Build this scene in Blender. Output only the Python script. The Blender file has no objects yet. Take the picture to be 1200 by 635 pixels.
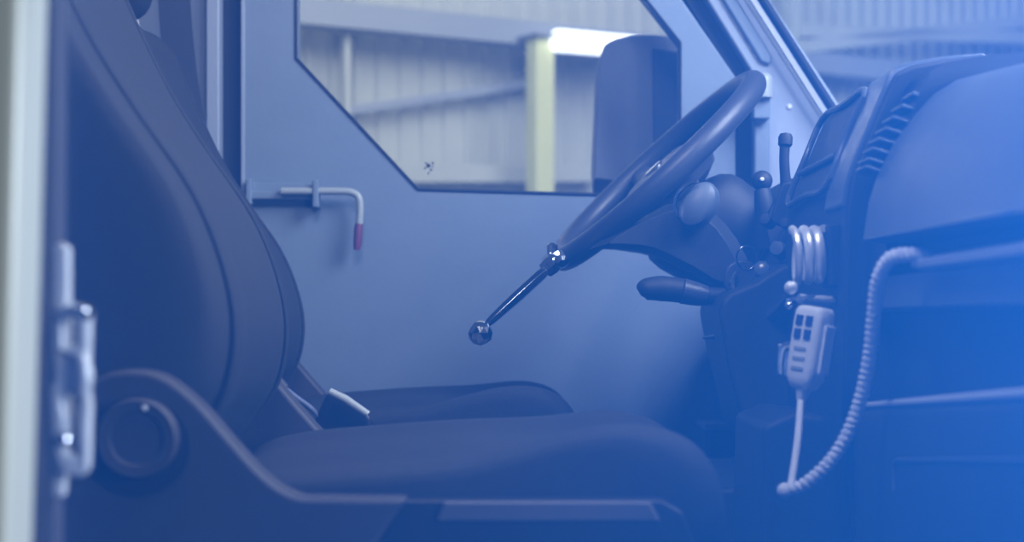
import bpy, bmesh, math, random
from mathutils import Vector, Matrix, noise
random.seed(7)
S = bpy.context.scene
COL = S.collection

# ---------------------------------------------------------------- camera, world, lights, exposure
ZC = 1.35                      # eye height above the hall floor (cab floor stands at 0.75)
F = 1770.0                     # focal length in pixels of a 1200 wide picture
cam = bpy.data.cameras.new('camera'); cam_o = bpy.data.objects.new('camera', cam); COL.objects.link(cam_o)
cam_o.location = (0, 0, ZC); cam_o.rotation_euler = (math.radians(90), 0, 0)
cam.sensor_width = 36; cam.lens = 36*F/1200; cam.shift_y = (375-317.5)/1200
cam.clip_start = .05; cam.clip_end = 200
cam.dof.use_dof = True; cam.dof.focus_distance = 2.15; cam.dof.aperture_fstop = 3.6
S.camera = cam_o

w = bpy.data.worlds.new('hall_daylight'); S.world = w; w.use_nodes = True
bg = w.node_tree.nodes['Background']; bg.inputs[0].default_value = (.72, .82, 1, 1); bg.inputs[1].default_value = .08

def area(name, loc, target, size, power, color, size_y=None):
    l = bpy.data.lights.new(name, 'AREA'); l.energy = power; l.color = color
    l.shape = 'RECTANGLE'; l.size = size; l.size_y = size_y or size
    o = bpy.data.objects.new(name, l); COL.objects.link(o); o.location = loc
    o.rotation_euler = (Vector(target)-Vector(loc)).to_track_quat('-Z', 'Y').to_euler()
    return o
area('pane_fill_light', (.88, .46, 1.55), (.15, .91, 1.35), .3, 22, (.80, .90, 1))  # unseen lamp added beside the near pane to brighten its blue veil
area('hall_light', (2.2, 4.8, 4.6), (1.7, 9.8, 2.4), 8.0, 440, (.99, .98, .88), 2.6)
area('windscreen_light', (1.35, 1.55, 2.75), (0.2, 2.9, 1.5), 1.0, 92, (.94, .95, .98))
area('cab_fill_light', (-.15, 1.22, 2.6), (.1, 2.4, 1.3), .4, 13, (1, .96, .92))  # fill light added inside the cab, no visible fitting

S.view_settings.view_transform = 'Standard'; S.view_settings.look = 'None'
S.view_settings.exposure = 0; S.view_settings.gamma = 1; S.view_settings.use_curve_mapping = False
S.cycles.use_denoising = True
S.cycles.max_bounces = 10; S.cycles.transparent_max_bounces = 16

# ---------------------------------------------------------------- helpers
def P(px, py, Y):              # a point measured in the photograph, at its own distance Y
    return Vector(((px-600)*Y/F, Y, ZC+(375-py)*Y/F))
def xz(px, py, Y):
    p = P(px, py, Y); return (p.x, p.z)

def mat(name, color, rough=.5, metal=0., var=.12, scale=30., bump=0., bscale=200., spec=.5, emit=None, coat=0., distort=0.):
    m = bpy.data.materials.new(name); m.use_nodes = True
    nt = m.node_tree; N = nt.nodes; L = nt.links; b = N['Principled BSDF']
    tc = N.new('ShaderNodeTexCoord'); nz = N.new('ShaderNodeTexNoise'); nz.inputs['Scale'].default_value = scale
    nz.inputs['Detail'].default_value = 4
    L.new(tc.outputs['Object'], nz.inputs['Vector'])
    mx = N.new('ShaderNodeMix'); mx.data_type = 'RGBA'
    mx.inputs['A'].default_value = tuple(c*(1-var) for c in color)+(1,)
    mx.inputs['B'].default_value = tuple(min(1, c*(1+var)) for c in color)+(1,)
    L.new(nz.outputs['Fac'], mx.inputs['Factor']); L.new(mx.outputs['Result'], b.inputs['Base Color'])
    b.inputs['Roughness'].default_value = rough; b.inputs['Metallic'].default_value = metal
    b.inputs['Specular IOR Level'].default_value = spec; b.inputs['Coat Weight'].default_value = coat
    if bump:
        n2 = N.new('ShaderNodeTexNoise'); n2.inputs['Scale'].default_value = bscale
        L.new(tc.outputs['Object'], n2.inputs['Vector'])
        bp = N.new('ShaderNodeBump'); bp.inputs['Strength'].default_value = bump; bp.inputs['Distance'].default_value = .002
        L.new(n2.outputs['Fac'], bp.inputs['Height']); L.new(bp.outputs['Normal'], b.inputs['Normal'])
    if emit:
        b.inputs['Emission Color'].default_value = emit[0]+(1,); b.inputs['Emission Strength'].default_value = emit[1]
    return m

def glass(name, tint, haze=0., haze_col=(0, 0, 0), gloss=.04):
    m = bpy.data.materials.new(name); m.use_nodes = True
    nt = m.node_tree; N = nt.nodes; L = nt.links; N.clear()
    out = N.new('ShaderNodeOutputMaterial'); tr = N.new('ShaderNodeBsdfTransparent'); tr.inputs[0].default_value = tint+(1,)
    gl = N.new('ShaderNodeBsdfGlossy'); gl.inputs['Roughness'].default_value = .03
    m1 = N.new('ShaderNodeMixShader'); m1.inputs[0].default_value = gloss
    L.new(tr.outputs[0], m1.inputs[1]); L.new(gl.outputs[0], m1.inputs[2])
    last = m1
    if haze:
        df = N.new('ShaderNodeBsdfDiffuse'); df.inputs[0].default_value = haze_col+(1,)
        m2 = N.new('ShaderNodeMixShader'); m2.inputs[0].default_value = haze
        L.new(m1.outputs[0], m2.inputs[1]); L.new(df.outputs[0], m2.inputs[2]); last = m2
    L.new(last.outputs[0], out.inputs[0])
    return m

def link(name, me, m, parent=None, smooth=False, bevel=0, seg=3, subd=0, kind=None, label=None, autosm=35):
    o = bpy.data.objects.new(name, me); COL.objects.link(o)
    if m: me.materials.clear(); me.materials.append(m)
    if smooth or bevel or subd:
        for p in me.polygons: p.use_smooth = True
        if not subd:
            try: me.set_sharp_from_angle(angle=math.radians(autosm))
            except Exception: pass
    if bevel:
        b = o.modifiers.new('bevel', 'BEVEL'); b.width = bevel; b.segments = seg; b.limit_method = 'ANGLE'; b.angle_limit = math.radians(30)
        b.harden_normals = True
    if subd:
        s = o.modifiers.new('subd', 'SUBSURF'); s.levels = subd; s.render_levels = subd
    if parent:
        o.parent = parent; o.matrix_parent_inverse = Matrix.Translation(-parent.location)
    if kind: o['kind'] = kind
    if label: o['label'] = label
    return o

def thing(name, label, cat, loc=(0, 0, 0), group=None):
    o = bpy.data.objects.new(name, None); COL.objects.link(o); o.location = loc; o.empty_display_size = .05
    o['label'] = label; o['category'] = cat
    if group: o['group'] = group
    return o
def tag(o, label, cat, group=None):
    o['label'] = label; o['category'] = cat
    if group: o['group'] = group
    return o

def me_of(bm, name='mesh'):
    bmesh.ops.recalc_face_normals(bm, faces=bm.faces)
    me = bpy.data.meshes.new(name); bm.to_mesh(me); bm.free(); return me

def box_bm(bm, c, s, rot=None):
    r = bmesh.ops.create_cube(bm, size=1)
    M = Matrix.Translation(c) @ (rot.to_4x4() if rot else Matrix()) @ Matrix.Diagonal((s[0], s[1], s[2], 1))
    bmesh.ops.transform(bm, matrix=M, verts=r['verts'])
def box(c, s, rot=None):
    bm = bmesh.new(); box_bm(bm, c, s, rot); return me_of(bm)

def prism(pts, y0, y1):        # pts: (x,z) outline, extruded along Y
    bm = bmesh.new()
    a = [bm.verts.new((x, y0, z)) for x, z in pts]; b = [bm.verts.new((x, y1, z)) for x, z in pts]
    bm.faces.new(a); bm.faces.new(b[::-1])
    for i in range(len(a)):
        j = (i+1) % len(a); bm.faces.new((a[i], b[i], b[j], a[j]))
    return me_of(bm)
def pp(pxs, Y): return [xz(x, y, Y) for x, y in pxs]

def plate(outer, holes, y0, y1):   # outline with openings, solid
    cu = bpy.data.curves.new('tmp', 'CURVE'); cu.dimensions = '2D'; cu.fill_mode = 'BOTH'; cu.extrude = (y1-y0)/2
    for loop in [outer]+holes:
        s = cu.splines.new('POLY'); s.points.add(len(loop)-1); s.use_cyclic_u = True
        for i, (x, z) in enumerate(loop): s.points[i].co = (x, z, 0, 1)
    o = bpy.data.objects.new('tmp', cu); COL.objects.link(o)
    dg = bpy.context.evaluated_depsgraph_get(); me = bpy.data.meshes.new_from_object(o.evaluated_get(dg))
    bpy.data.objects.remove(o); bpy.data.curves.remove(cu)
    bm = bmesh.new(); bm.from_mesh(me); bpy.data.meshes.remove(me)
    bmesh.ops.remove_doubles(bm, verts=bm.verts, dist=1e-5)
    bmesh.ops.transform(bm, matrix=Matrix.Translation((0, (y0+y1)/2, 0)) @ Matrix.Rotation(math.radians(90), 4, 'X'), verts=bm.verts)
    return me_of(bm)

def cat_rom(pts, n=6, closed=False):
    out = []; m = len(pts)
    for i in range(m if closed else m-1):
        p0 = pts[(i-1) % m] if closed or i > 0 else pts[0]; p1 = pts[i]; p2 = pts[(i+1) % m]
        p3 = pts[(i+2) % m] if closed or i+2 < m else pts[-1]
        for k in range(n):
            t = k/n
            out.append(.5*((2*p1)+(p2-p0)*t+(2*p0-5*p1+4*p2-p3)*t*t+(3*p1-p0-3*p2+p3)*t**3))
    if not closed: out.append(pts[-1])
    return out
def smooth2(pts, n=5, closed=True):
    v = [Vector((a, b, 0)) for a, b in pts]; return [(q.x, q.y) for q in cat_rom(v, n, closed)]

def tube_bm(bm, path, r, seg=12, closed=False, flat=1.0, flat_dir=None, caps=True):
    n = len(path); rs = r if hasattr(r, '__len__') else [r]*n
    rings = []; prev = None
    for i, p in enumerate(path):
        a = path[(i-1) % n] if closed or i > 0 else p; b = path[(i+1) % n] if closed or i < n-1 else p
        t = (b-a).normalized()
        if prev is None:
            ref = flat_dir or (Vector((0, 0, 1)) if abs(t.z) < .9 else Vector((0, 1, 0)))
            u = (ref-t*ref.dot(t)).normalized()
        else: u = (prev-t*prev.dot(t)).normalized()
        prev = u; v = t.cross(u)
        rings.append([bm.verts.new(p+(u*math.cos(2*math.pi*k/seg)*flat+v*math.sin(2*math.pi*k/seg))*rs[i]) for k in range(seg)])
    for i in range(n if closed else n-1):
        A = rings[i]; B = rings[(i+1) % n]
        for k in range(seg): bm.faces.new((A[k], A[(k+1) % seg], B[(k+1) % seg], B[k]))
    if not closed and caps:
        for ring, sgn, p, q in ((rings[0], 1, path[0], path[1]), (rings[-1], -1, path[-1], path[-2])):
            bm.faces.new(ring)
def tube(path, r, seg=12, n=0, closed=False, **k):
    if n:
        m0 = len(path); path = cat_rom([Vector(p) for p in path], n, closed)
        if hasattr(r, '__len__'):
            r = [r[min(i//n, m0-1)]*(1-(i%n)/n)+r[min(i//n+1, m0-1)]*(i%n)/n for i in range(len(path))]
    bm = bmesh.new(); tube_bm(bm, [Vector(p) for p in path], r, seg, closed, **k); return me_of(bm)

def lathe_bm(bm, prof, M, seg=32):     # prof (radius, along axis Z)
    rings = []
    for r, z in prof:
        if r < 1e-6: rings.append([bm.verts.new(M @ Vector((0, 0, z)))])
        else: rings.append([bm.verts.new(M @ Vector((r*math.cos(2*math.pi*k/seg), r*math.sin(2*math.pi*k/seg), z))) for k in range(seg)])
    for A, B in zip(rings, rings[1:]):
        for k in range(seg):
            k2 = (k+1) % seg
            if len(A) == 1 and len(B) == 1: continue
            if len(A) == 1: bm.faces.new((A[0], B[k], B[k2]))
            elif len(B) == 1: bm.faces.new((A[k], B[0], A[k2]))
            else: bm.faces.new((A[k], B[k], B[k2], A[k2]))
    for R in (rings[0], rings[-1]):
        if len(R) > 1: bm.faces.new(R)
def frame_to(loc, axis, up=None):
    return Matrix.Translation(loc) @ Vector(axis).to_track_quat('Z', 'Y').to_matrix().to_4x4()
def lathe(prof, loc, axis, seg=32):
    bm = bmesh.new(); lathe_bm(bm, prof, frame_to(loc, axis), seg); return me_of(bm)
def ball(r, k=8): return [(r*math.sin(math.pi*i/k), -r*math.cos(math.pi*i/k)) for i in range(k+1)]

def loft(sections, cap=True, closed=True):
    bm = bmesh.new(); R = [[bm.verts.new(p) for p in s] for s in sections]
    n = len(R[0])
    for A, B in zip(R, R[1:]):
        for k in range(n if closed else n-1): bm.faces.new((A[k], A[(k+1) % n], B[(k+1) % n], B[k]))
    if cap: bm.faces.new(R[0]); bm.faces.new(R[-1][::-1])
    return me_of(bm)

# ---------------------------------------------------------------- materials
M_door = mat('painted_door_steel', (.185, .235, .31), .42, var=.07, scale=14, bump=.25, bscale=90)
M_pillar = mat('painted_pillar_steel', (.30, .34, .42), .4, var=.05, scale=10, bump=.15, bscale=60)
M_white = mat('white_body_paint', (.37, .40, .40), .35, var=.03, scale=5)
M_rub = mat('black_rubber', (.012, .012, .016), .7, var=.2)
M_jamb = mat('grey_door_jamb', (.055, .05, .06), .6, var=.1)
M_seat = mat('dark_seat_fabric', (.017, .018, .024), .85, var=.3, scale=120, bump=.5, bscale=700)
M_seat2 = mat('grey_seat_bolster_fabric', (.026, .028, .036), .8, var=.2, scale=120, bump=.4, bscale=700)
M_plas = mat('charcoal_seat_plastic', (.045, .040, .045), .58, var=.1, scale=60, bump=.2, bscale=500)
M_plas2 = mat('dark_recess_plastic', (.012, .012, .016), .5, var=.1)
M_dash = mat('dark_dash_plastic', (.020, .023, .032), .6, var=.12, scale=60, bump=.25, bscale=600)
M_dashl = mat('grey_dash_cover', (.105, .13, .17), .42, var=.04, scale=20, bump=.15, bscale=600)
M_ledge = mat('pale_dash_trim_highlight', (.50, .54, .60), .4, var=.05)
M_frame = mat('satin_vent_frame', (.09, .11, .15), .25, var=.05, spec=.8)
M_wheel = mat('steering_wheel_leather', (.05, .055, .075), .38, var=.1, scale=80, bump=.2, bscale=500)
M_chrome = mat('polished_chrome', (.75, .76, .78), .12, metal=1, var=.05)
M_coil = mat('bright_spring_metal', (.9, .92, .94), .3, metal=.5, var=.05)
M_dchrome = mat('dark_chrome', (.28, .29, .33), .15, metal=1, var=.05)
M_steel = mat('zinc_plated_steel', (.82, .83, .83), .40, metal=.25, var=.12, scale=40, bump=.3, bscale=120)
M_lplas = mat('cream_handset_plastic', (.84, .86, .86), .4, var=.04)
M_cord = mat('pale_grey_cord_rubber', (.80, .82, .86), .5, var=.06)
M_btn = mat('dark_blue_buttons', (.03, .04, .12), .5)
M_red = mat('dull_red_grip', (.16, .045, .09), .5, var=.15)
M_clad = mat('pale_metal_cladding', (.50, .52, .46), .55, var=.06, scale=3)
M_beam = mat('grey_steel_beam', (.33, .36, .39), .5, var=.06, scale=4)
M_post = mat('pale_yellow_painted_steel', (.70, .72, .36), .5, var=.05, scale=4)
M_tube = mat('lit_fluorescent_diffuser', (.9, .9, .9), .4, emit=((.95, 1, 1), 3.2))
M_lampb = mat('white_lamp_housing', (.6, .6, .6), .4)
M_conc = mat('grey_concrete', (.3, .3, .29), .7, var=.15, scale=2)
M_mir = mat('grey_mirror_housing', (.36, .37, .43), .5, var=.08, scale=20)
M_mir2 = mat('dark_mirror_back', (.12, .14, .22), .5, var=.08)
M_belt = mat('dark_belt_webbing', (.035, .04, .055), .7, var=.1, scale=200)
M_win = glass('clear_window_glass', (.95, .96, .96), gloss=.05)
M_shield = glass('windshield_glass', (.93, .97, 1), gloss=.04)
M_haze = glass('blue_haze_door_glass', (.97, .98, 1), haze=.165, haze_col=(.020, .215, .86), gloss=.02)  # blue diffuse mixed into the glass stands in for the haze over the view

# ================================================================= THE HALL OUTSIDE
u38 = Vector((math.cos(math.atan(.78)), math.sin(math.atan(.78)), 0)); nrm = Vector((-u38.y, u38.x, 0))
def WL(px, off=0.):            # point where the ray through column px meets the cladding (off = metres in front)
    k = (px-600)/F; Y = (8.88-off*1.268)/(1-.78*k); return Vector((k*Y, Y, 0))
def WP(px, py, off=0.):
    p = WL(px, off); p.z = ZC+(375-py)*p.y/F; return p
floor = link('floor_hall', box((1, 5, -.05), (16, 20, .1)), M_conc, kind='structure')
# ribbed cladding
bm = bmesh.new(); A0 = WL(600)-u38*4.5; L = 24.0; H = 6.5; pts = []; s = 0
while s < L:
    pts += [(s, 0), (s+.09, 0), (s+.105, .022), (s+.135, .022), (s+.15, 0)]; s += .15
lo = []; hi = []
for s, d in pts:
    q = A0+u38*s-nrm*d; lo.append(bm.verts.new((q.x, q.y, 0))); hi.append(bm.verts.new((q.x, q.y, H)))
for i in range(len(lo)-1):
    if (lo[i].co-lo[i+1].co).length > 1e-5: bm.faces.new((lo[i], lo[i+1], hi[i+1], hi[i]))
q0 = A0+nrm*.06; q1 = A0+u38*L+nrm*.06
bk = [bm.verts.new((q.x, q.y, z)) for q in (q0, q1) for z in (0, H)]
bm.faces.new((bk[0], bk[1], bk[3], bk[2]))
wall = link('wall_back', me_of(bm), M_clad, kind='structure')
def wallbar(name, px0, py0, px1, py1, h, off, depth, m, ext=0, parent=wall, **k):
    a = WP(px0, py0, off); b = WP(px1, py1, off); d = (b-a).normalized(); a = a-d*ext; b = b+d*ext
    up = nrm.cross(d).normalized()
    R = Matrix((d, nrm, up)).transposed()
    return link(name, box((a+b)/2, ((b-a).length, depth, h), R), m, parent, bevel=.006, seg=2, **k)
wallbar('beam', 360, 16, 640, 44, .14, .25, .16, M_beam, ext=3.2)
wallbar('beam', 400, 131, 628, 97, .05, .12, .05, M_beam, ext=.1)
wallbar('beam', 420, 204, 700, 204, .10, .12, .08, M_clad, ext=.0)
wallbar('beam', 900, 60, 1260, 18, .09, .3, .08, M_clad, ext=.3)
wallbar('beam', 980, 38, 1240, 46, .09, .3, .08, M_clad, ext=.4)
wallbar('beam', 930, -10, 930, 150, .09, .26, .08, M_clad, ext=.8)
wallbar('beam', 405, -20, 405, 60, .04, .2, .05, M_clad, ext=.5)
# yellow post
pb = WP(633, 375, .42); pt_z = WP(633, 46, .42).z
post = thing('steel_post', 'pale yellow steel post standing against the hall wall outside the window', 'post', (pb.x, pb.y, 0))
R = Matrix((u38, nrm, Vector((0, 0, 1)))).transposed()
link('post_shaft', box((pb.x, pb.y, pt_z/2), (.13, .10, pt_z), R), M_post, post, bevel=.008)
link('base_plate', box((pb.x, pb.y, .012), (.26, .24, .024), R), M_beam, post, bevel=.004)
link('head_plate', box((pb.x, pb.y, pt_z+.01), (.2, .2, .02), R), M_beam, post, bevel=.004)
# tube lamp
la = WP(649, 47, .5); lb = WP(765, 57, .5)
lamp = thing('tube_lamp', 'lit white fluorescent tube lamp on the hall wall behind the door mirror', 'lamp', tuple(la))
d = (lb-la).normalized(); R2 = Matrix((d, nrm, nrm.cross(d))).transposed()
link('diffuser', tube([la, la+d*.02, lb-d*.02, lb], [.035, .062, .062, .035], 20), M_tube, lamp, smooth=True, label='glowing white diffuser')
link('housing', box((la+lb)/2+nrm*.09, ((lb-la).length*.96, .07, .09), R2), M_lampb, lamp, bevel=.008)
for t in (.2, .8):
    q = la.lerp(lb, t)+nrm*.28; link('bracket', box(q, (.03, .40, .03), R2), M_lampb, lamp, bevel=.003)

# ================================================================= THE CAB SHELL
YD = 2.95
link('floor', box((.0, 1.95, .725), (1.9, 2.1, .05)), M_rub, kind='structure')
# far driver's door
winhole = pp([(347, -120), (347, 68), (490, 222), (700, 228), (797, 231), (797, 50), (662, -120)], YD)
outer = pp([(283, -190), (283, 700), (862, 700), (862, 90), (800, 0), (670, -190)], YD)
door = link('door_1', plate(outer, [winhole], YD, YD+.06), M_door, kind='structure', bevel=.004, seg=2, autosm=30)
gask = [Vector((x, YD-.001, z)) for x, z in winhole]
link('window_gasket', tube(gask, .0032, 8, closed=True), M_rub, door, smooth=True, label='thin black gasket around the angular window')
ph = pp([(340, -127), (340, 71), (487, 229), (700, 235), (804, 238), (804, 47), (665, -127)], YD)
link('window_pane', prism(ph, YD+.022, YD+.040), M_win, door)
bm = bmesh.new()
for dx, dy, r in ((0, 0, .0045), (5, -3, .0025), (-4, 3, .0022), (3, 5, .0025), (0, 9, .002), (5, 1, .002), (-3, -3, .002)):
    lathe_bm(bm, [(0, -.0008), (r, -.0005), (r*.8, .0006), (0, .0008)], frame_to(P(502+dx, 194+dy, YD+.0215), (0, -1, 0)), 9)
link('glass_chip', me_of(bm), M_rub, door, smooth=True, label='small dark chip marks low on the window glass')
# seam flanges of the door
link('door_flange', prism(pp([(283, -190), (283, 700), (287, 700), (287, -190)], YD), YD-.006, YD), M_pillar, door, bevel=.001)
# left body side
wl = link('wall_left', prism(pp([(-80, -190), (-80, 780), (262, 780), (262, -190)], 3.0), 3.0, 3.05), M_pillar, kind='structure', bevel=.004)
link('pillar_panel', prism(pp([(60, -190), (60, 740), (241, 740), (241, -190)], 2.96), 2.965, 3.0), M_pillar, wl, bevel=.004)
link('pillar_rib', prism(pp([(241, -190), (241, 740), (257, 740), (257, -190)], 2.93), 2.93, 3.0), M_pillar, wl, bevel=.004)
link('door_seal', prism(pp([(254, -190), (254, 740), (284, 740), (284, -190)], 2.965), 2.965, 2.99), M_rub, wl, bevel=.004, label='black seal in the gap behind the door edge')
# front body side with the windscreen post
def dl(y): return 803+(y)*.62
wf = link('wall_front', prism(pp([(690, -190), (862, 88), (862, 760), (1150, 760), (1150, 260), (1075, 260), (776, -190)], 3.0), 3.0, 3.05), M_pillar, kind='structure', bevel=.004)
link('door_seal', prism(pp([(684, -190), (858, 90), (862, 96), (862, 740), (884, 740), (884, 92), (830, 2), (711, -190)], 2.97), 2.965, 3.0), M_rub, wf, bevel=.003, label='black seal following the door edge')
link('pillar_panel', prism(pp([(711, -190), (829, 0), (882, 86), (884, 92), (884, 740), (1100, 740), (1100, 300), (965, 128), (885, 0), (765, -190)], 2.93), 2.93, 3.0), M_pillar, wf, bevel=.005)
link('pillar_groove', prism(pp([(735, -190), (848, 0), (892, 72), (903, 76), (906, 66), (866, 0), (752, -190)], 2.915), 2.918, 2.932), M_door, wf, bevel=.006, label='darker raised band on the slanted post')
link('pillar_column', prism(pp([(884, 108), (884, 740), (903, 740), (903, 108)], 2.9), 2.905, 2.935), M_door, wf, bevel=.006)
gh = thing('hinge_cap', 'round white cap on the windscreen post just right of the steering wheel top', 'cap', tuple(P(892, 98, 2.88)))
link('cap_dome', lathe([(0.0165, -.03), (.0165, .002)]+[(.0165*math.cos(a), .002+.0165*math.sin(a)) for a in (.3, .6, .9, 1.2, 1.4)]+[(0, .0185)], P(895, 96, 2.87), (0, 0, 1)), M_white, gh, smooth=True)
link('cap_skirt', prism(pp([(882, 108), (882, 140), (902, 140), (902, 108)], 2.885), 2.875, 2.906), M_door, gh, bevel=.004)
sc = lathe([(.006, -.002), (.0055, .003), (.003, .005), (0, .0052)], P(925, 125, 2.93), (0, -1, 0), 16)
tag(link('screw_head', sc, M_steel, smooth=True), 'small round screw head on the pale post above the dark lever', 'screw')
# windscreen
def shield(z): return .605-.64*(z-.414)
ws = link('window_1', None or prism([(shield(.95), ZC+.95), (shield(.24), ZC+.24), (shield(.24)+.008, ZC+.24), (shield(.95)+.008, ZC+.95)], 1.02, 2.9), M_shield, kind='structure')
a = Vector((shield(.95), 2.885, ZC+.95)); b = Vector((shield(.26), 2.885, ZC+.26))
link('glass_seal', tube([a, b], .0115, 12, flat=.8), M_rub, ws, smooth=True, label='black rubber edge of the windscreen')
a2 = a+Vector((-.024, .02, 0)); b2 = b+Vector((-.024, .02, 0))
link('seal_bead', tube([a2, b2], .0055, 10), M_white, ws, smooth=True, label='thin white bead beside the windscreen rubber')

# passenger side door frame in front of the camera (white stile, pane with blue haze put into its glass)
YP = .88
so = pp([(-160, -260), (-160, 900), (1640, 900), (1640, -260)], YP)
hole = pp([(50, -140), (38, 317), (24, 790), (1520, 790), (1520, -140)], YP)
d2 = link('door_2', plate(so, [hole], YP-.03, YP+.02), M_white, kind='structure', bevel=.006, autosm=30)
link('window_pane', prism(pp([(-20, -200), (-20, 850), (1570, 850), (1570, -200)], YP+.03), YP+.023, YP+.029), M_haze, d2, label='glass of the near door with blue haze put into its colour')
jb = link('wall_right', prism(pp([(-60, -260), (-60, 900), (52, 900), (56, 300), (60, -260)], .98), .95, 1.0), M_rub, kind='structure', bevel=.005)
link('door_jamb', prism(pp([(40, -260), (36, 900), (72, 900), (79, -260)], 1.02), 1.005, 1.03), M_jamb, jb, bevel=.008)
# metal latch on the jamb
YL = 1.0
lt = thing('door_latch', 'blurred zinc metal door latch with two slotted loops on the near left jamb', 'latch', tuple(P(70, 440, YL)))
def rp(l, Y=YL): return [P(x, y, Y) for x, y in l]
link('latch_bar', prism(pp([(65, 288), (62, 580), (76, 582), (82, 510), (82, 290), (74, 285)], YL), YL-.004, YL+.006), M_steel, lt, bevel=.002)
def ringplate(o, h): return plate(pp(o, YL-.006), [pp(h, YL-.006)], YL-.012, YL-.002)
link('upper_loop', ringplate([(64, 364), (72, 356), (102, 356), (109, 364), (107, 425), (104, 452), (66, 452), (64, 420)], [(78, 372), (92, 376), (92, 404), (78, 408)]), M_steel, lt, bevel=.003)
link('lower_loop', ringplate([(62, 446), (105, 446), (109, 470), (107, 548), (100, 558), (76, 556), (64, 530)], [(76, 468), (92, 460), (94, 536), (80, 530), (84, 505)]), M_steel, lt, bevel=.003)
link('latch_bolt', lathe([(.006, 0), (.006, .004), (.004, .007), (0, .008)], P(98, 367, YL-.013), (0, -1, 0), 16), M_chrome, lt, smooth=True, label='bright bolt head')
link('latch_bolt', lathe([(.005, 0), (.005, .004), (.003, .006), (0, .007)], P(74, 515, YL-.013), (0, -1, 0), 16), M_chrome, lt, smooth=True, label='bright bolt head')
link('pivot_pin', tube(rp([(96, 415), (100, 440), (98, 466)], YL-.014), [.004, .0055, .004], 12, 4), M_steel, lt, smooth=True)

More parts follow.
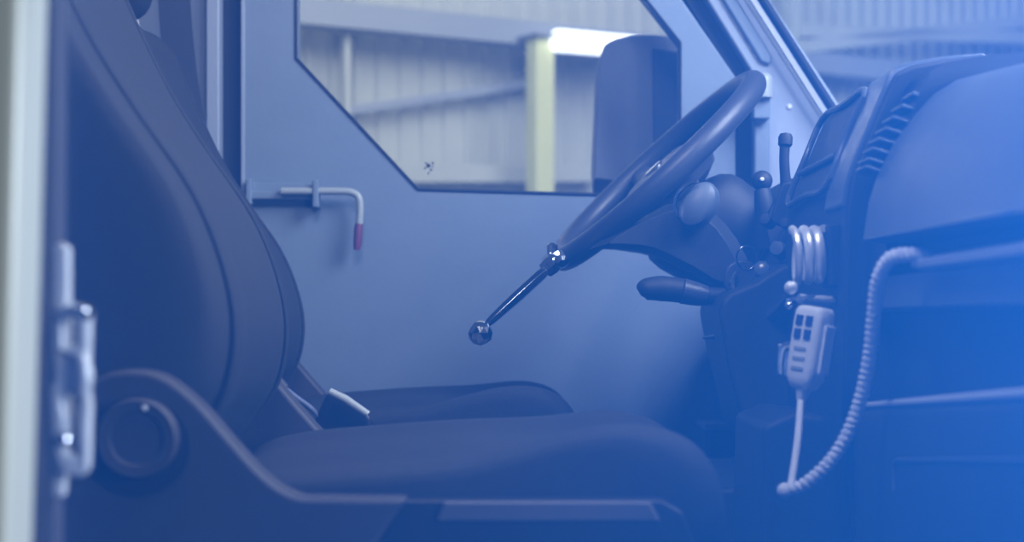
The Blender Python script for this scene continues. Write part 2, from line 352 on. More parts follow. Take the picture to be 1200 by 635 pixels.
# ================================================================= SEATS
cush = [(-.31, -.17), (-.27, -.140), (-.16, -.128), (-.05, -.120), (.03, -.112), (.085, -.104), (.13, -.103), (.172, -.116), (.198, -.145), (.210, -.19), (.198, -.235), (.15, -.262), (-.1, -.262), (-.30, -.25)]
YS = 1.63
back_px = [(100, -105), (120, -55), (145, 0), (190, 95), (240, 175), (292, 250), (322, 320), (334, 385), (325, 445), (300, 485), (262, 525), (170, 525), (128, 450), (110, 350), (80, 250), (30, 130), (-20, 0), (-44, -70), (-26, -115), (44, -130)]
back = [((x-600)*1.78/F, (375-y)*1.78/F) for x, y in back_px]
def seat(name, label, dx, yc, near_cover=True):
    o = thing(name, label, 'seat', (dx-.05, yc, .75), 'front seats')
    W = .205
    def dzf(dz, x):
        if not isinstance(dz, tuple): return dz
        t = max(0, min(1, (x+.08)/.17)); t = t*t*(3-2*t); return dz[0]*(1-t)+dz[1]*t
    def sec(prof, v, s, dz=0, cx=None):
        cxx = sum(p[0] for p in prof)/len(prof); cz = sum(p[1] for p in prof)/len(prof)
        pr = smooth2(prof, 3)
        return [Vector((dx+cxx+(x-cxx)*s, yc+v, ZC+cz+(z-cz)*s+(dzf(dz, x) if z > cz else 0))) for x, z in pr]
    sc_, sb = [], []
    near, mid, far = (-.016, .001), (-.004, -.022), (.004, -.004)
    for v, s, dz in ((-W, .80, near), (-W+.006, .90, near), (-.185, .965, near), (-.165, .995, near), (-.14, 1, near), (-.115, .995, (-.016, -.006)), (-.085, .99, (-.010, -.018)), (-.05, .99, mid), (.05, .99, mid), (.09, .99, (0, -.014)), (.115, .995, far), (.14, 1, far), (.165, .995, far), (.185, .965, far), (W-.006, .90, far), (W, .80, far)):
        sc_.append(sec(cush, v, s, dz))
    link('seat_cushion', loft(sc_), M_seat, o, smooth=True, subd=1)
    for v, s in ((-W, .82), (-W+.006, .90), (-.18, .965), (-.155, .995), (-.125, 1.01), (-.10, .985), (-.07, .975), (0, .97), (.07, .975), (.10, .985), (.125, 1.01), (.155, .995), (.18, .965), (W-.006, .90), (W, .82)):
        sb.append(sec(back, v, s))
    link('backrest', loft(sb), M_seat2, o, smooth=True, subd=1)
    # piping along the side face
    for v in (-.168, .168):
        pth = [Vector((dx+x-.001, yc+v, ZC+z)) for x, z in smooth2(back[:10], 4, False)]
        link('piping', tube(pth, .003, 8), M_seat2, o, smooth=True)
    # headrest on two posts
    top = Vector((dx+(60-600)*1.78/F, yc, ZC+(375+120)*1.78/F))
    for v in (-.06, .06):
        link('headrest_post', tube([top+Vector((.0, v, -.05)), top+Vector((-.02, v, .09))], .006, 12), M_chrome, o, smooth=True)
        link('post_collar', lathe([(.014, 0), (.014, .012), (.008, .016), (0, .016)], top+Vector((-.002, v, -.004)), (-.15, 0, 1), 20), M_steel, o, smooth=True)
    hr = [(-.05, .012), (.035, .02), (.055, .12), (.045, .19), (.0, .225), (-.06, .215), (-.085, .14), (-.08, .07)]
    hs = []
    for v, s in ((-.13, .75), (-.12, .9), (-.09, .99), (0, 1), (.09, .99), (.12, .9), (.13, .75)):
        hs.append([Vector((top.x-.02+x*s, yc+v, top.z+.135+(z-.135)*s)) for x, z in smooth2(hr, 3)])
    link('headrest', loft(hs), M_seat, o, smooth=True, subd=1)
    # side covers
    cov = [(40, 720), (58, 520), (80, 468), (115, 441), (150, 433), (190, 440), (230, 470), (270, 515), (310, 558), (345, 580), (385, 583), (478, 584), (440, 640), (425, 720)]
    cw = [((x-600)*1.38/F+dx, ZC+(375-y)*1.38/F) for x, y in smooth2(cov[1:12], 4, False)]
    cw = [((40-600)*1.38/F+dx, ZC+(375-720)*1.38/F)]+cw+[((440-600)*1.38/F+dx, ZC+(375-640)*1.38/F), ((425-600)*1.38/F+dx, ZC+(375-720)*1.38/F)]
    for sgn in (-1, 1):
        y0, y1 = sorted((yc+sgn*.212, yc+sgn*.25))
        link('side_cover', prism(cw, y0, y1), M_plas, o, bevel=.007, seg=3)
        kc = Vector((dx+(160-600)*1.36/F, yc+sgn*.252, ZC+(375-514)*1.36/F)); ax = (0, sgn, 0)
        link('knob_shade_disc', lathe([(.046, 0), (.046, .003), (.040, .003), (0, .003)], kc+Vector((-.001, 0, -.008)), ax, 36), M_plas2, o, smooth=True)  # dark disc set low behind the knob as its painted shadow crescent
        kn = link('recliner_knob', lathe([(.036, 0), (.037, .016), (.034, .021), (.025, .020), (.023, .017), (0, .017)], kc, ax, 40), M_plas, o, smooth=True)
        link('knob_marker', lathe([(.0035, 0), (.003, .002), (0, .003)], kc+Vector((.008, sgn*.019, .028)), ax, 12), M_steel, kn, smooth=True)
        rail = [(472, 586), (775, 586), (800, 600), (815, 640), (815, 720), (440, 720), (442, 640)]
        rw = [((x-600)*1.40/F+dx, ZC+(375-y)*1.40/F) for x, y in rail]
        y0, y1 = sorted((yc+sgn*.208, yc+sgn*.232))
        link('base_panel', prism(rw, y0, y1), M_plas2, o, bevel=.003)
        rr = [(520, 588), (762, 588), (775, 612), (510, 612)]
        rw2 = [((x-600)*1.39/F+dx, ZC+(375-y)*1.39/F) for x, y in rr]
        y0, y1 = sorted((yc+sgn*.230, yc+sgn*.238))
        link('slide_rail', prism(rw2, y0, y1), mat_rail, o, bevel=.003, label='lighter grey rail along the seat base')
    link('seat_base', box((dx-.06, yc, (ZC-.27+.75)/2), (.44, .38, ZC-.27-.75)), M_plas2, o, bevel=.01)
    return o
mat_rail = mat('grey_rail_plastic', (.09, .085, .10), .5, var=.1)
seat('passenger_seat', 'dark passenger seat with round recliner knob, nearest the camera', 0, YS)
seat('driver_seat', 'dark seat behind the steering wheel, set back beyond the passenger seat', -.10, 2.5)

# handbrake between the seats
hb = thing('handbrake_lever', 'dark handbrake lever with pale strip rising between the two seats', 'lever', tuple(P(380, 520, 2.05)))
link('lever_gaiter', loft([[P(x, y, Y) for x, y in [(352, 540), (366, 498), (384, 459), (404, 463), (436, 488), (440, 540)]] for Y in (2.02, 2.09)]), M_plas2, hb, bevel=.008)
link('lever_grip', tube([P(386, 459, 2.005), P(404, 468, 2.005), P(431, 486, 2.005)], [.0055, .0065, .0055], 12), M_white, hb, smooth=True, label='pale grip strip')
link('lever_base', box(P(395, 640, 2.06)+Vector((0, 0, -.03)), (.16, .08, .26)), M_plas2, hb, bevel=.01)
# buckle stalks
for i, (a, b, c, lab) in enumerate((((302, 446), (330, 470), (357, 502), 'narrow seat belt buckle stalk, nearer of the two beside the backrest'), ((322, 446), (345, 464), (375, 490), 'narrow seat belt buckle stalk, farther of the two beside the backrest'))):
    Y = 1.93+i*.1
    t = thing('buckle_stalk', lab, 'seat belt buckle', tuple(P(c[0], c[1], Y)), 'seat belt buckle stalks')
    link('stalk', tube([P(*a, Y), P(*b, Y), P(*c, Y), P(c[0]+30, c[1]+60, Y)], [.0065, .0075, .0075, .0075], 10, 4, flat=.5), (M_jamb, M_mir2)[i], t, smooth=True)
    link('buckle', box(P(a[0]+2, a[1]+4, Y), (.022, .018, .03), Matrix.Rotation(math.radians(-40), 3, 'Y')), M_plas, t, bevel=.005)
# pale side trim low beside the driver's seat
tr = loft([[P(x, y, Y) for x, y in [(286, 492), (290, 468), (300, 452), (312, 462), (345, 498), (372, 530), (372, 600), (286, 600)]] for Y in (1.865, 1.885)])
tag(link('console_box_trim', tr, mat('mauve_grey_trim', (.26, .26, .31), .55, var=.05), bevel=.006), 'grey trim panel low between the seats behind the passenger cushion', 'trim panel')
link_floor = link('floor_console', box((-.13, 2.06, .93), (.42, .22, .36)), M_plas2, bevel=.02)
tag(link_floor, 'dark low console box on the floor between the seats', 'console')
# belt webbing hanging on the door pillar
bp_ = [P(206, -150, 2.9), P(208, 0, 2.9), P(219, 110, 2.9), P(240, 215, 2.88), P(262, 320, 2.86), P(280, 480, 2.85), P(284, 600, 2.84)]
bmn = bmesh.new(); path = cat_rom(bp_, 6); ring = []
for i, p in enumerate(path):
    ring.append([bmn.verts.new(p+Vector((sx*.031-.006, sy*.0012, 0))) for sx, sy in ((-1, -1), (1, -1), (1, 1), (-1, 1))])
for A, B in zip(ring, ring[1:]):
    for k in range(4): bmn.faces.new((A[k], A[(k+1) % 4], B[(k+1) % 4], B[k]))
bmn.faces.new(ring[0]); bmn.faces.new(ring[-1][::-1])
tag(link('seat_belt', me_of(bmn), M_belt), 'dark seat belt webbing hanging down the far door pillar', 'seat belt')

# ================================================================= DOOR FITTINGS
Yb = YD-.001
bo = thing('door_bolt', 'pale sliding bolt with bent handle on the far door below the window', 'door bolt', tuple(P(355, 226, YD)))
link('bolt_plate', prism(pp([(289, 214), (289, 239), (372, 239), (372, 214)], YD), YD-.006, YD), M_door, bo, bevel=.003)
link('bolt_barrel', prism(pp([(291, 224), (291, 234), (370, 234), (370, 224)], YD-.02), YD-.028, YD-.008), M_door, bo, bevel=.004)
link('bolt_end', prism(pp([(289, 210), (289, 240), (296, 240), (296, 210)], YD-.02), YD-.034, YD), M_door, bo, bevel=.003)
link('bolt_guide', prism(pp([(368, 212), (368, 244), (375, 244), (375, 212)], YD-.02), YD-.046, YD), M_door, bo, bevel=.003)
rodp = [P(x, y, YD-.036) for x, y in [(330, 224), (360, 224), (395, 224), (411, 225), (420, 231), (422, 245), (421, 262), (420, 272)]]
link('bolt_rod', tube(rodp, .0072, 14, 5), M_white, bo, smooth=True, label='pale bent rod handle')
link('bolt_grip', tube([P(421, 262, YD-.036), P(420, 268, YD-.036), P(419, 286, YD-.036), P(418, 293, YD-.036)], [.0075, .0085, .0085, .006], 14), M_red, bo, smooth=True, label='dull red grip at the rod end')

# exterior mirror
YM = 3.22
mr = thing('door_mirror', 'large grey exterior mirror housing seen through the driver door window', 'mirror', tuple(P(740, 225, YM)))
mo = smooth2([(698, 212), (700, 130), (704, 66), (716, 48), (750, 41), (790, 44), (815, 60), (820, 130), (816, 205), (800, 215), (750, 216), (712, 216)], 4)
link('mirror_housing', prism(pp(mo, YM), YM, YM+.16), M_mir, mr, bevel=.018, seg=4)
link('mirror_face', prism(pp([(765, 56), (765, 206), (817, 200), (818, 66)], YM-.006), YM-.012, YM+.004), M_mir2, mr, bevel=.005, label='darker flat panel on the mirror side')
link('mirror_arm', tube([P(712, 214, YM+.06), P(712, 235, YM+.04), P(730, 262, YM), P(760, 300, YD+.07)], [.022, .02, .018, .018], 14, 4), M_rub, mr, smooth=True)
link('mirror_foot', prism(pp([(697, 208), (695, 240), (714, 240), (724, 222), (740, 214)], YM), YM-.004, YM+.06), M_rub, mr, bevel=.004)

# ================================================================= DASHBOARD
dash = thing('dashboard', 'long dark dashboard with air vents and grey cover running toward the camera', 'dashboard', (.5, 1.9, 1.1))
def dsec(prof, y): return [Vector((x, y, ZC+z)) for x, z in prof]
driver = [(.66, .17), (.52, .185), (.46, .18), (.425, .15), (.40, .10), (.375, .05), (.35, .03), (.335, .005), (.345, -.06), (.365, -.13), (.39, -.19), (.42, -.26), (.44, -.40), (.66, -.40)]
dr2 = [(x, z+.0) for x, z in driver]
drf = [(x+.05, z-.02) for x, z in driver]
link('driver_panel', loft([dsec(drf, 2.88), dsec(drf, 2.74), dsec(dr2, 2.66), dsec(dr2, 2.25), dsec(driver, 2.13)]), M_dash, dash, smooth=True, autosm=50)
link('instrument_hood', loft([[Vector((x, y, ZC+z*s)) for x, z in smooth2([(.42, .10), (.395, .16), (.41, .205), (.45, .225), (.52, .22), (.56, .18), (.5, .1)], 3)] for y, s in ((2.66, .9), (2.62, 1), (2.38, 1), (2.34, .9))]), M_plas2, dash, smooth=True)
centre = [(.66, .306), (.55, .307), (.50, .302), (.462, .295), (.443, .286), (.432, .262), (.412, .215), (.392, .165), (.386, .13), (.384, .05), (.382, -.1), (.392, -.25), (.40, -.56), (.66, -.56)]
passg = [(.66, .262), (.58, .272), (.52, .272), (.488, .264), (.462, .248), (.441, .225), (.418, .192), (.402, .16), (.392, .13), (.386, .088), (.41, .084), (.66, .08)]
link('centre_stack', loft([dsec(centre, 2.13), dsec(centre, 1.745)]), M_dash, dash, smooth=True, bevel=.006, autosm=40)
pl = lambda dz, dx_=0: [(x+dx_, z+dz*(1 if z > .1 else .1)) for x, z in passg]
link('passenger_cover', loft([dsec(pl(-.004, .004), 1.668), dsec(pl(0), 1.66), dsec(pl(-.014), 1.5), dsec(pl(-.028), 1.35), dsec(pl(-.042, .002), 1.2), dsec(pl(-.06, .01), 1.10), dsec([(.40+(x-.40)*.9, .1+(z-.1)*.6) for x, z in passg], 1.07)]), M_dashl, dash, smooth=True, autosm=50, label='smooth grey-blue cover on the passenger side')
# louvred grille between centre and passenger cover
rec = [(x+.016, z-.012) for x, z in centre[:8]]+[(.41, .13), (.41, .05), (.66, .05)]
gr = link('side_grille', loft([dsec(rec, 1.745), dsec(rec, 1.655)]), M_plas2, dash, smooth=True, autosm=40)
edge = [Vector((x, z, 0)) for x, z in [(.396, .165), (.404, .185), (.418, .207), (.436, .232), (.462, .258), (.50, .276)]]
ed = cat_rom(edge, 2)
bm = bmesh.new()
for k, p in enumerate(ed):
    box_bm(bm, (p.x+.004, 1.682, ZC+p.y), (.026, .050, .0032), Matrix.Rotation(math.radians(18), 3, 'Y'))
link('grille_slats', me_of(bm), M_frame, gr, bevel=.001, seg=2, label='row of thin horizontal slats')
# main vent
def cz(z):                      # face of the centre stack at height z
    pr = centre[3:9]
    for (x0, z0), (x1, z1) in zip(pr, pr[1:]):
        if z1 <= z <= z0: return x0+(x1-x0)*(z0-z)/(z0-z1)
    return .39
vent = link('air_vent', loft([[Vector((cz(z)+dx_, y, ZC+z)) for z, dx_ in ((.279, -.004), (.225, -.003), (.166, -.004), (.166, .03), (.279, .03))] for y in (2.10, 1.86)]), M_plas2, dash, label='dark rectangular vent facing the seats')
def vframe(y0, y1, z0, z1, r=.0045):
    pts = [Vector((cz(z)-.007, y, ZC+z)) for y, z in ((y0, z0), (y0, (z0+z1)/2), (y0, z1), ((y0+y1)/2, z1), (y1, z1), (y1, (z0+z1)/2), (y1, z0), ((y0+y1)/2, z0))]
    return tube(cat_rom(pts, 4, True), r, 10, closed=True)
link('vent_frame', vframe(2.11, 1.85, .163, .281), M_frame, vent, smooth=True, label='satin grey frame')
link('vent_divider', tube([Vector((cz(.203)-.008, 2.10, ZC+.203)), Vector((cz(.203)-.008, 1.86, ZC+.203))], .004, 10), M_frame, vent, smooth=True)
bm = bmesh.new()
for z in (.184, .222, .241, .260):
    box_bm(bm, (cz(z)+.004, 1.98, ZC+z), (.010, .232, .002), Matrix.Rotation(math.radians(15), 3, 'Y'))
link('vent_slats', me_of(bm), M_plas2, vent)
# satin band running over the stack beside the vent
bandp = smooth2(centre[1:9], 3, False)
link('satin_band', loft([[Vector((x-.004, y, ZC+z+.003)) for x, z in bandp]+[Vector((x+.012, y, ZC+z-.008)) for x, z in bandp[::-1]] for y in (1.85, 1.75)]), M_frame, dash, smooth=True, bevel=.003, autosm=40, label='lighter satin band beside the vent')
# ledge, recess and glovebox
def lx(y): return .402
rc = [(.66, .084), (.440, .084), (.436, .05), (.436, -.07), (.44, -.10), (.66, -.10)]
link('recess', loft([dsec(rc, 1.742), dsec(rc, 1.08)]), M_dash, dash, smooth=True, autosm=30)
lg = [(.44, .064), (.405, .063), (.396, .058), (.397, .052), (.41, .049), (.44, .048)]
link('shelf_edge', loft([[Vector((x, y, ZC+z)) for x, z in lg] for y in (1.50, 1.08)]), M_ledge, dash, smooth=True, label='pale shelf edge')
lf = [(.44, .050), (.412, .048), (.412, .014), (.42, .010), (.44, .010)]
link('shelf_face', loft([[Vector((x, y, ZC+z)) for x, z in lf] for y in (1.742, 1.08)]), M_dashl, dash, smooth=True)
def gb(y):                      # upper lip of the glovebox lid rises a little toward the door
    t = (1.77-y)/(1.77-1.18); z0 = -.1+t*.042
    return [Vector((x, y, ZC+z)) for x, z in [(.66, z0), (.405, z0), (.395, z0-.008), (.392, z0-.03), (.394, -.2), (.40, -.40), (.42, -.56), (.66, -.56)]]
link('glovebox_lid', loft([gb(1.742), gb(1.4), gb(1.08)]), M_dash, dash, smooth=True, bevel=.004, autosm=30)
link('lid_highlight', tube([Vector((.398, 1.765, ZC-.101)), Vector((.398, 1.4, ZC-.074)), Vector((.398, 1.08, ZC-.0505))], [.0035, .0042, .005], 10, 4), M_ledge, dash, smooth=True, label='pale line drawn as the highlight along the glovebox top')  # pale tube stands in for the highlight on the lid's upper edge
Yg = 1.5
gl = [Vector((.3915, Y, ZC+z)) for Y, z in ((1.548, -.175), (1.55, -.155), (1.54, -.143), (1.48, -.137), (1.3, -.120), (1.12, -.104))]
link('lid_seam', tube(gl, .0015, 6, 3), M_dashl, dash, smooth=True)

# lower centre: dark console wall and small step beyond
cs = prism([(.255+.02, ZC-.24), (.40, ZC-.235), (.42, ZC-.56), (.28, ZC-.56)], 2.15, 2.6)
link('knee_panel', cs, M_dash, dash, bevel=.01)
link('console_side', prism([(.31, ZC-.13), (.345, ZC-.115), (.40, ZC-.12), (.42, ZC-.56), (.30, ZC-.56)], 1.86, 2.1), M_dash, dash, bevel=.008)
stp = thing('door_step', 'small step box with pale top edge low at the far door', 'step', tuple(P(850, 560, 2.8)))
link('step_body', prism(pp([(826, 503), (826, 700), (905, 700), (905, 503)], 2.78), 2.78, 2.93), M_dash, stp, bevel=.006)
link('step_edge', prism(pp([(826, 497), (826, 504), (853, 504), (853, 497)], 2.77), 2.765, 2.9), M_door, stp, bevel=.002, label='pale step edge')
link('step_leg', prism(pp([(830, 600), (830, 790), (900, 790), (900, 600)], 2.8), 2.80, 2.92), M_dash, stp, bevel=.004)

# small dark lever on the dash top
dl_ = thing('dash_lever', 'short upright dark lever with wider cap just left of the air vents', 'lever', tuple(P(921, 215, 2.2)))
link('lever_stem', tube([P(924, 245, 2.2), P(920, 205, 2.2), P(919, 185, 2.2), P(920, 168, 2.2)], [.011, .0075, .0072, .0075], 14, 4), M_dash, dl_, smooth=True)
link('lever_cap', lathe([(.008, 0), (.0105, .003), (.0105, .014), (.008, .019), (0, .021)], P(920, 172, 2.2), (.05, 0, 1), 20), M_dash, dl_, smooth=True)
link('lever_boot', loft([[P(x, y, Y) for x, y in smooth2([(905, 262), (912, 225), (922, 212), (936, 222), (942, 262)], 3)] for Y in (2.17, 2.25)]), M_dash, dl_, smooth=True, bevel=.006)

# ================================================================= STEERING
C = Vector((.238, 2.50, ZC+.247)); n = Vector((-.675, -.10, .72)).normalized()
e1 = Vector((.74, 0, .67)); e1 = (e1-n*e1.dot(n)).normalized(); e2 = n.cross(e1)
RW = .213
sw = thing('steering_wheel', 'dark padded steering wheel seen almost edge-on in front of the driver seat', 'steering wheel', tuple(C))
def wp(r, a, h=0): return C+(e1*math.cos(a)+e2*math.sin(a))*r+n*h
link('rim', tube([wp(RW, 2*math.pi*k/72) for k in range(72)], .0200, 20, closed=True), M_wheel, sw, smooth=True)
for a in (math.pi/2, -math.pi/2, math.pi):
    wf_ = 1.9 if a == math.pi else 1
    link('spoke', tube([wp(.05, a, -.035), wp(.10, a, -.028), wp(.16, a, -.012), wp(RW-.004, a, 0)], [.032*wf_, .028*wf_, .024*wf_, .018*wf_], 16, 4, flat=.45/wf_**.5, flat_dir=n), M_wheel, sw, smooth=True)
bm = bmesh.new(); lathe_bm(bm, [(0, -.065), (.06, -.062), (.085, -.05), (.095, -.03), (.088, -.012), (.06, .002), (0, .006)], frame_to(C, n), 36)
link('hub_pad', me_of(bm), M_wheel, sw, smooth=True)
link('hub_badge', lathe([(.018, .0), (.018, .007), (.014, .009), (0, .009)], C, n, 24), M_chrome, sw, smooth=True, label='bright round badge on the hub')
# column shroud behind the wheel
col = thing('steering_column', 'dark steering column shroud with stalks behind the steering wheel', 'steering column', tuple(C-n*.2))
def csec(h, a, b, sh=0):
    out = []
    for k in range(28):
        t = 2*math.pi*k/28; c, s = math.cos(t), math.sin(t)
        c = math.copysign(abs(c)**.7, c); s = math.copysign(abs(s)**.7, s)
        out.append(C-n*h+e1*(c*a+sh)+e2*s*b)
    return out
link('column_shroud', loft([csec(.067, .045, .05, -.0), csec(.075, .085, .075, -.005), csec(.10, .105, .085, -.008), csec(.15, .098, .088, .0), csec(.20, .085, .085, .01), csec(.27, .07, .07, .02)]), M_dash, col, smooth=True, subd=1)
link('lower_shroud', loft([[P(x, y, Y) for x, y in smooth2(o, 3)] for Y, o in (
    (2.33, [(690, 292), (740, 262), (800, 235), (850, 262), (880, 320), (850, 344), (812, 322), (762, 297), (720, 291)]),
    (2.30, [(715, 284), (750, 262), (800, 245), (840, 268), (865, 315), (845, 330), (812, 312), (765, 290), (730, 286)]))][::-1]+[
    [P(x, y, 2.62) for x, y in smooth2([(710, 288), (750, 262), (800, 235), (850, 262), (880, 320), (850, 344), (812, 322), (762, 300), (730, 294)], 3)]]), M_dash, col, smooth=True, bevel=.008, autosm=60)
# ignition lobe with chrome crescent
lob = lathe([(.032, -.03), (.032, .0), (.029, .012), (.020, .020), (0, .023)], P(818, 240, 2.27), (-.25, -1, .1), 28)
for v_ in lob.vertices:
    c_ = P(818, 240, 2.27); d_ = v_.co-c_; ax_ = Vector((.55, 0, .83)); v_.co = c_+(d_*.80+ax_*d_.dot(ax_)*.40)
link('ignition_lobe', lob, M_dashl, col, smooth=True, label='rounded grey lobe on the shroud side')
arc = [P(818, 240, 2.265)+Vector((-math.cos(a)*.035, -.006-.004*math.sin(a), math.sin(a)*.034)) for a in [math.radians(q) for q in range(-40, 100, 10)]]
link('chrome_crescent', tube(arc, [.001]+[.0035]*(len(arc)-2)+[.001], 8), M_chrome, col, smooth=True, label='thin chrome crescent')
# stalk lozenge
st = [P(x, y, 2.26) for x, y in [(749, 342), (756, 339), (775, 338), (800, 341), (825, 347), (850, 345)]]
link('column_stalk', tube(st, [.009, .019, .0225, .0215, .017, .012], 18, 4, flat=.85), M_dash, col, smooth=True, label='dark paddle-shaped stalk below the wheel')
link('stalk_band', tube([P(800, 341, 2.255), P(814, 344, 2.255), P(828, 347, 2.255)], [.0225, .021, .0175], 18, 3, flat=.86), M_wheel, col, smooth=True)
# ignition key cluster and switches
kx = thing('key_ring', 'small ring with a round tag and fob hanging beside the steering column', 'key ring', tuple(P(868, 320, 2.2)))
link('key_fob', loft([[P(x, y, Y) for x, y in smooth2([(852, 312), (868, 304), (884, 310), (888, 332), (874, 350), (856, 346), (848, 330)], 3)] for Y in (2.19, 2.215)]), M_wheel, kx, smooth=True, bevel=.005)
link('key_loop', tube([P(875+12*math.cos(a), 302+14*math.sin(a), 2.19) for a in [2*math.pi*k/20 for k in range(20)]], .0013, 8, closed=True), M_dchrome, kx, smooth=True)
link('key_blade', tube([P(862, 318, 2.183), P(858, 330, 2.183), P(862, 346, 2.183)], [.003, .004, .002], 8, 3), M_chrome, kx, smooth=True)
link('key_tag', lathe([(.011, 0), (.011, .004), (.008, .006), (0, .006)], P(893, 315, 2.17), (-.3, -1, .3), 18), M_frame, kx, smooth=True)
kn = thing('gear_lever', 'round dark knob standing on the dash behind the steering wheel', 'knob', tuple(P(893, 214, 2.36)))
link('knob_ball', lathe(ball(.0165, 12), P(893, 212, 2.36), (0, 0, 1), 24), M_dash, kn, smooth=True)
link('knob_stem', tube([P(893, 222, 2.36), P(896, 245, 2.36), P(900, 285, 2.38)], [.012, .016, .024], 14, 4), M_dash, kn, smooth=True)
link('knob_dot', lathe([(.0035, 0), (.003, .002), (0, .003)], P(893, 210, 2.343), (-.1, -1, .1), 10), M_steel, kn, smooth=True)
# switches on the column side
for i, (x, y, r) in enumerate(((912, 292, .012), (898, 258, .009), (921, 262, .008))):
    s_ = link('column_switch', lathe([(r, -.02), (r, .004), (r*.8, .008), (0, .009)], P(x, y, 2.16), (-.5, -1, .2), 20), M_frame if i == 0 else M_dash, col, smooth=True)
# curved pale trim sweeping under the column
swp = [P(x, y, Y) for x, y, Y in [(936, 322, 2.02), (925, 352, 2.06), (900, 376, 2.12), (865, 390, 2.2), (826, 396, 2.3)]]
link('lower_trim', tube(swp, [.006, .012, .014, .012, .004], 12, 5, flat=.5), M_frame, dash, smooth=True, label='lighter curved trim below the column')
link('knee_bolster', loft([[P(x, y, Y) for x, y in smooth2(o, 3)] for Y, o in (
    (2.1, [(845, 352), (885, 330), (935, 310), (960, 400), (950, 500), (880, 500), (858, 450), (848, 400)]),
    (2.5, [(822, 352), (860, 330), (905, 310), (930, 400), (920, 500), (856, 506), (840, 455), (826, 400)]))]), M_dash, dash, smooth=True, bevel=.01, autosm=60)

# chrome control rod clamped to the wheel rim
cr = thing('control_rod', 'chrome rod with ball end clamped to the lower steering wheel rim', 'rod', tuple(P(648, 306, 2.36)))
A = P(645, 312, 2.34); B = P(566, 384, 2.30); ax = (B-A).normalized()
bm = bmesh.new(); side = ax.cross(Vector((0, 1, 0))).normalized()
Rm = Matrix((ax, Vector((0, 1, 0))-ax*ax.y, side)).transposed()
link('rod_shaft', tube([A, A.lerp(B, .15), A.lerp(B, .5), A.lerp(B, .85), B], [.009, .0125, .0125, .010, .006], 6, flat=.75), M_dchrome, cr, bevel=.0015, seg=2, autosm=20)
bm = bmesh.new(); ico = bmesh.ops.create_icosphere(bm, subdivisions=2, radius=.0195)
bmesh.ops.transform(bm, matrix=Matrix.Translation(P(563, 390, 2.30)), verts=bm.verts)
link('ball_end', me_of(bm), M_chrome, cr, smooth=True, autosm=12, label='faceted chrome ball')
link('joint', lathe([(.008, -.018), (.015, -.013), (.017, 0), (.015, .011), (.009, .016)], P(646, 309, 2.34), (.7, -.3, .6), 12), M_chrome, cr, smooth=True, autosm=20)
link('joint', lathe([(.006, -.012), (.011, -.01), (.0115, .008), (.007, .013), (0, .013)], P(657, 304, 2.33), (.2, -.8, -.5), 10), M_chrome, cr, smooth=True, autosm=20)
link('clamp', lathe([(.006, -.01), (.0085, -.008), (.0085, .012), (.005, .015), (0, .015)], P(647, 296, 2.34), (0, 0, 1), 12), M_chrome, cr, smooth=True, autosm=20)

# ================================================================= HANDSET, SPRING AND CORDS
sp = thing('chrome_spring', 'shiny chrome coil spring of three loops fixed to the centre stack', 'spring', tuple(P(945, 300, 1.80)))
hp = []
for k in range(0, 3*28+1):
    a = 2*math.pi*k/28+math.pi/2
    c0 = P(928, 300, 1.80).lerp(P(966, 298, 1.80), k/84)
    hp.append(c0+Vector((0, math.cos(a)*.027, math.sin(a)*.031)))
link('coil', tube(hp, .0046, 10, flat=1.3), M_coil, sp, smooth=True)
link('spring_mount', box((.380, 1.80, P(0, 300, 1.8).z), (.014, .05, .075)), M_dash, sp, bevel=.003)
bk = thing('handset_bracket', 'small shiny metal bracket between the coil spring and the handset', 'bracket', tuple(P(935, 348, 1.74)))
link('bracket_plate', box(P(938, 349, 1.74), (.030, .022, .004), Matrix.Rotation(math.radians(-8), 3, 'Y')), M_chrome, bk, bevel=.001)
link('bracket_ball', lathe(ball(.008, 10), P(927, 337, 1.74), (.3, 0, 1), 20), M_steel, bk, smooth=True)
link('bracket_ring', lathe(ball(.005, 8), P(925, 358, 1.73), (0, 0, 1), 14), M_chrome, bk, smooth=True)
link('bracket_arm', tube([P(938, 350, 1.745), P(952, 352, 1.77), Vector((.388, 1.80, P(0, 352, 1.78).z))], .006, 10, 3), M_steel, bk, smooth=True)
link('clip', tube([P(930, 404, 1.71), P(918, 406, 1.71), P(914, 420, 1.71), P(914, 438, 1.71)], [.004, .004, .003, .0025], 8, 4), M_chrome, bk, smooth=True)
link('clip', tube([P(924, 412, 1.715), P(921, 424, 1.715), P(921, 440, 1.715)], [.003, .003, .0025], 8, 4), M_chrome, bk, smooth=True)
link('hook', prism(pp([(914, 403), (928, 403), (929, 409), (915, 409)], 1.72), 1.72, 1.735), M_steel, bk, bevel=.002)

hc = P(949, 408, 1.70)
hs = thing('remote_handset', 'cream handset remote with dark buttons hanging by the dashboard', 'remote control', tuple(hc))
fn = Vector((-.80, -.60, 0)).normalized(); ux = Vector((.60, -.80, 0)); tilt = Matrix.Rotation(math.radians(9), 3, 'Y')
RH = tilt @ Matrix((ux, -fn, Vector((0, 0, 1)))).transposed()    # local x width, y depth, z up
def hl(x, y, z): return hc+RH @ Vector((x, y, z))
bm = bmesh.new(); W2, D2 = .021, .0155
secs = []
for z, ww, dd in ((-.047, .5, .5), (-.044, .72, .75), (-.034, .92, .95), (-.02, 1, 1), (.03, 1, 1), (.041, .97, .97), (.0455, .85, .85), (.047, .7, .7)):
    s_ = []
    for k in range(24):
        t = 2*math.pi*k/24; c, s = math.cos(t), math.sin(t)
        s_.append(hl(math.copysign(abs(c)**.45, c)*W2*ww, math.copysign(abs(s)**.45, s)*D2*dd, z))
    secs.append(s_)
link('handset_body', loft(secs), M_lplas, hs, smooth=True, autosm=50)
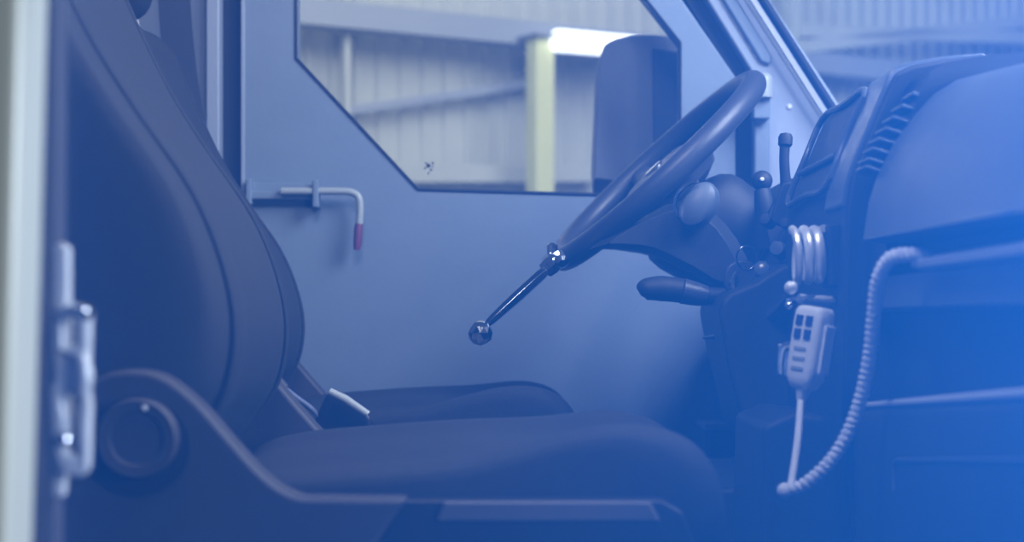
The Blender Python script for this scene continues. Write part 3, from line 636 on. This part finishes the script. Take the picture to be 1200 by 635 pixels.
for ix in (-1, 1):
    for iz in (0, 1):
        link('button', box(hl(ix*.0072, -D2-.0004, .030-iz*.0155), (.0098, .003, .0115), RH), M_btn, hs, bevel=.001, label='dark button')
for iz in range(3):
    link('button', box(hl(0, -D2-.0002, -.002-iz*.011), (.018, .002, .0045), RH), M_white, hs, bevel=.0008, label='pale button')
link('cord_sleeve', tube([hl(0, 0, -.045), hl(0, 0, -.052), hl(-.001, 0, -.060)], [.009, .0075, .005], 14), M_lplas, hs, smooth=True)
c0 = hl(-.001, 0, -.058)
link('handset_side_grip', box(hl(W2+.001, .003, .0), (.004, .016, .055), RH), M_cord, hs, bevel=.0015)
cordA = [c0, c0.lerp(P(925, 578, 1.62), .5)+Vector((.002, 0, 0)), P(926, 575, 1.62)]
cd = thing('coiled_cord_loop', 'pale coiled cord looping from the handset up to the dashboard shelf', 'cord', tuple(P(922, 575, 1.62)))
link('straight_cord', tube(cordA, .0042, 12, 8), M_cord, cd, smooth=True)
pc = cat_rom([P(x, y, Y) for x, y, Y in [(919, 575, 1.62), (945, 566, 1.61), (980, 531, 1.60), (1004, 482, 1.59), (1018, 425, 1.57), (1024, 370, 1.55), (1029, 328, 1.53), (1042, 304, 1.51), (1062, 298, 1.49), (1084, 299, 1.48)]], 40)
# even spacing, then a tight helix round the path
acc = [0]
for a, b in zip(pc, pc[1:]): acc.append(acc[-1]+(b-a).length)
Ltot = acc[-1]; pitch = .0072; turns = Ltot/pitch; NS = int(turns*12)
hx = []; j = 0; prev = Vector((0, 1, 0))
for k in range(NS+1):
    s_ = Ltot*k/NS
    while j < len(acc)-2 and acc[j+1] < s_: j += 1
    f = (s_-acc[j])/max(1e-9, acc[j+1]-acc[j]); p = pc[j].lerp(pc[j+1], f); t = (pc[j+1]-pc[j]).normalized()
    u = (prev-t*prev.dot(t)).normalized(); prev = u; v = t.cross(u); a = 2*math.pi*turns*k/NS
    hx.append(p+(u*math.cos(a)+v*math.sin(a))*.0042)
link('coiled_cord', tube(hx, .0036, 7), M_cord, cd, smooth=True)
link('cord_end', lathe(ball(.0088, 10), P(920, 575, 1.62), (0, 0, 1), 18), M_cord, cd, smooth=True)
link('cord_plug', tube([P(1066, 298, 1.485), P(1076, 299, 1.482), P(1092, 300, 1.475)], [.0075, .007, .004], 12), M_cord, cd, smooth=True)
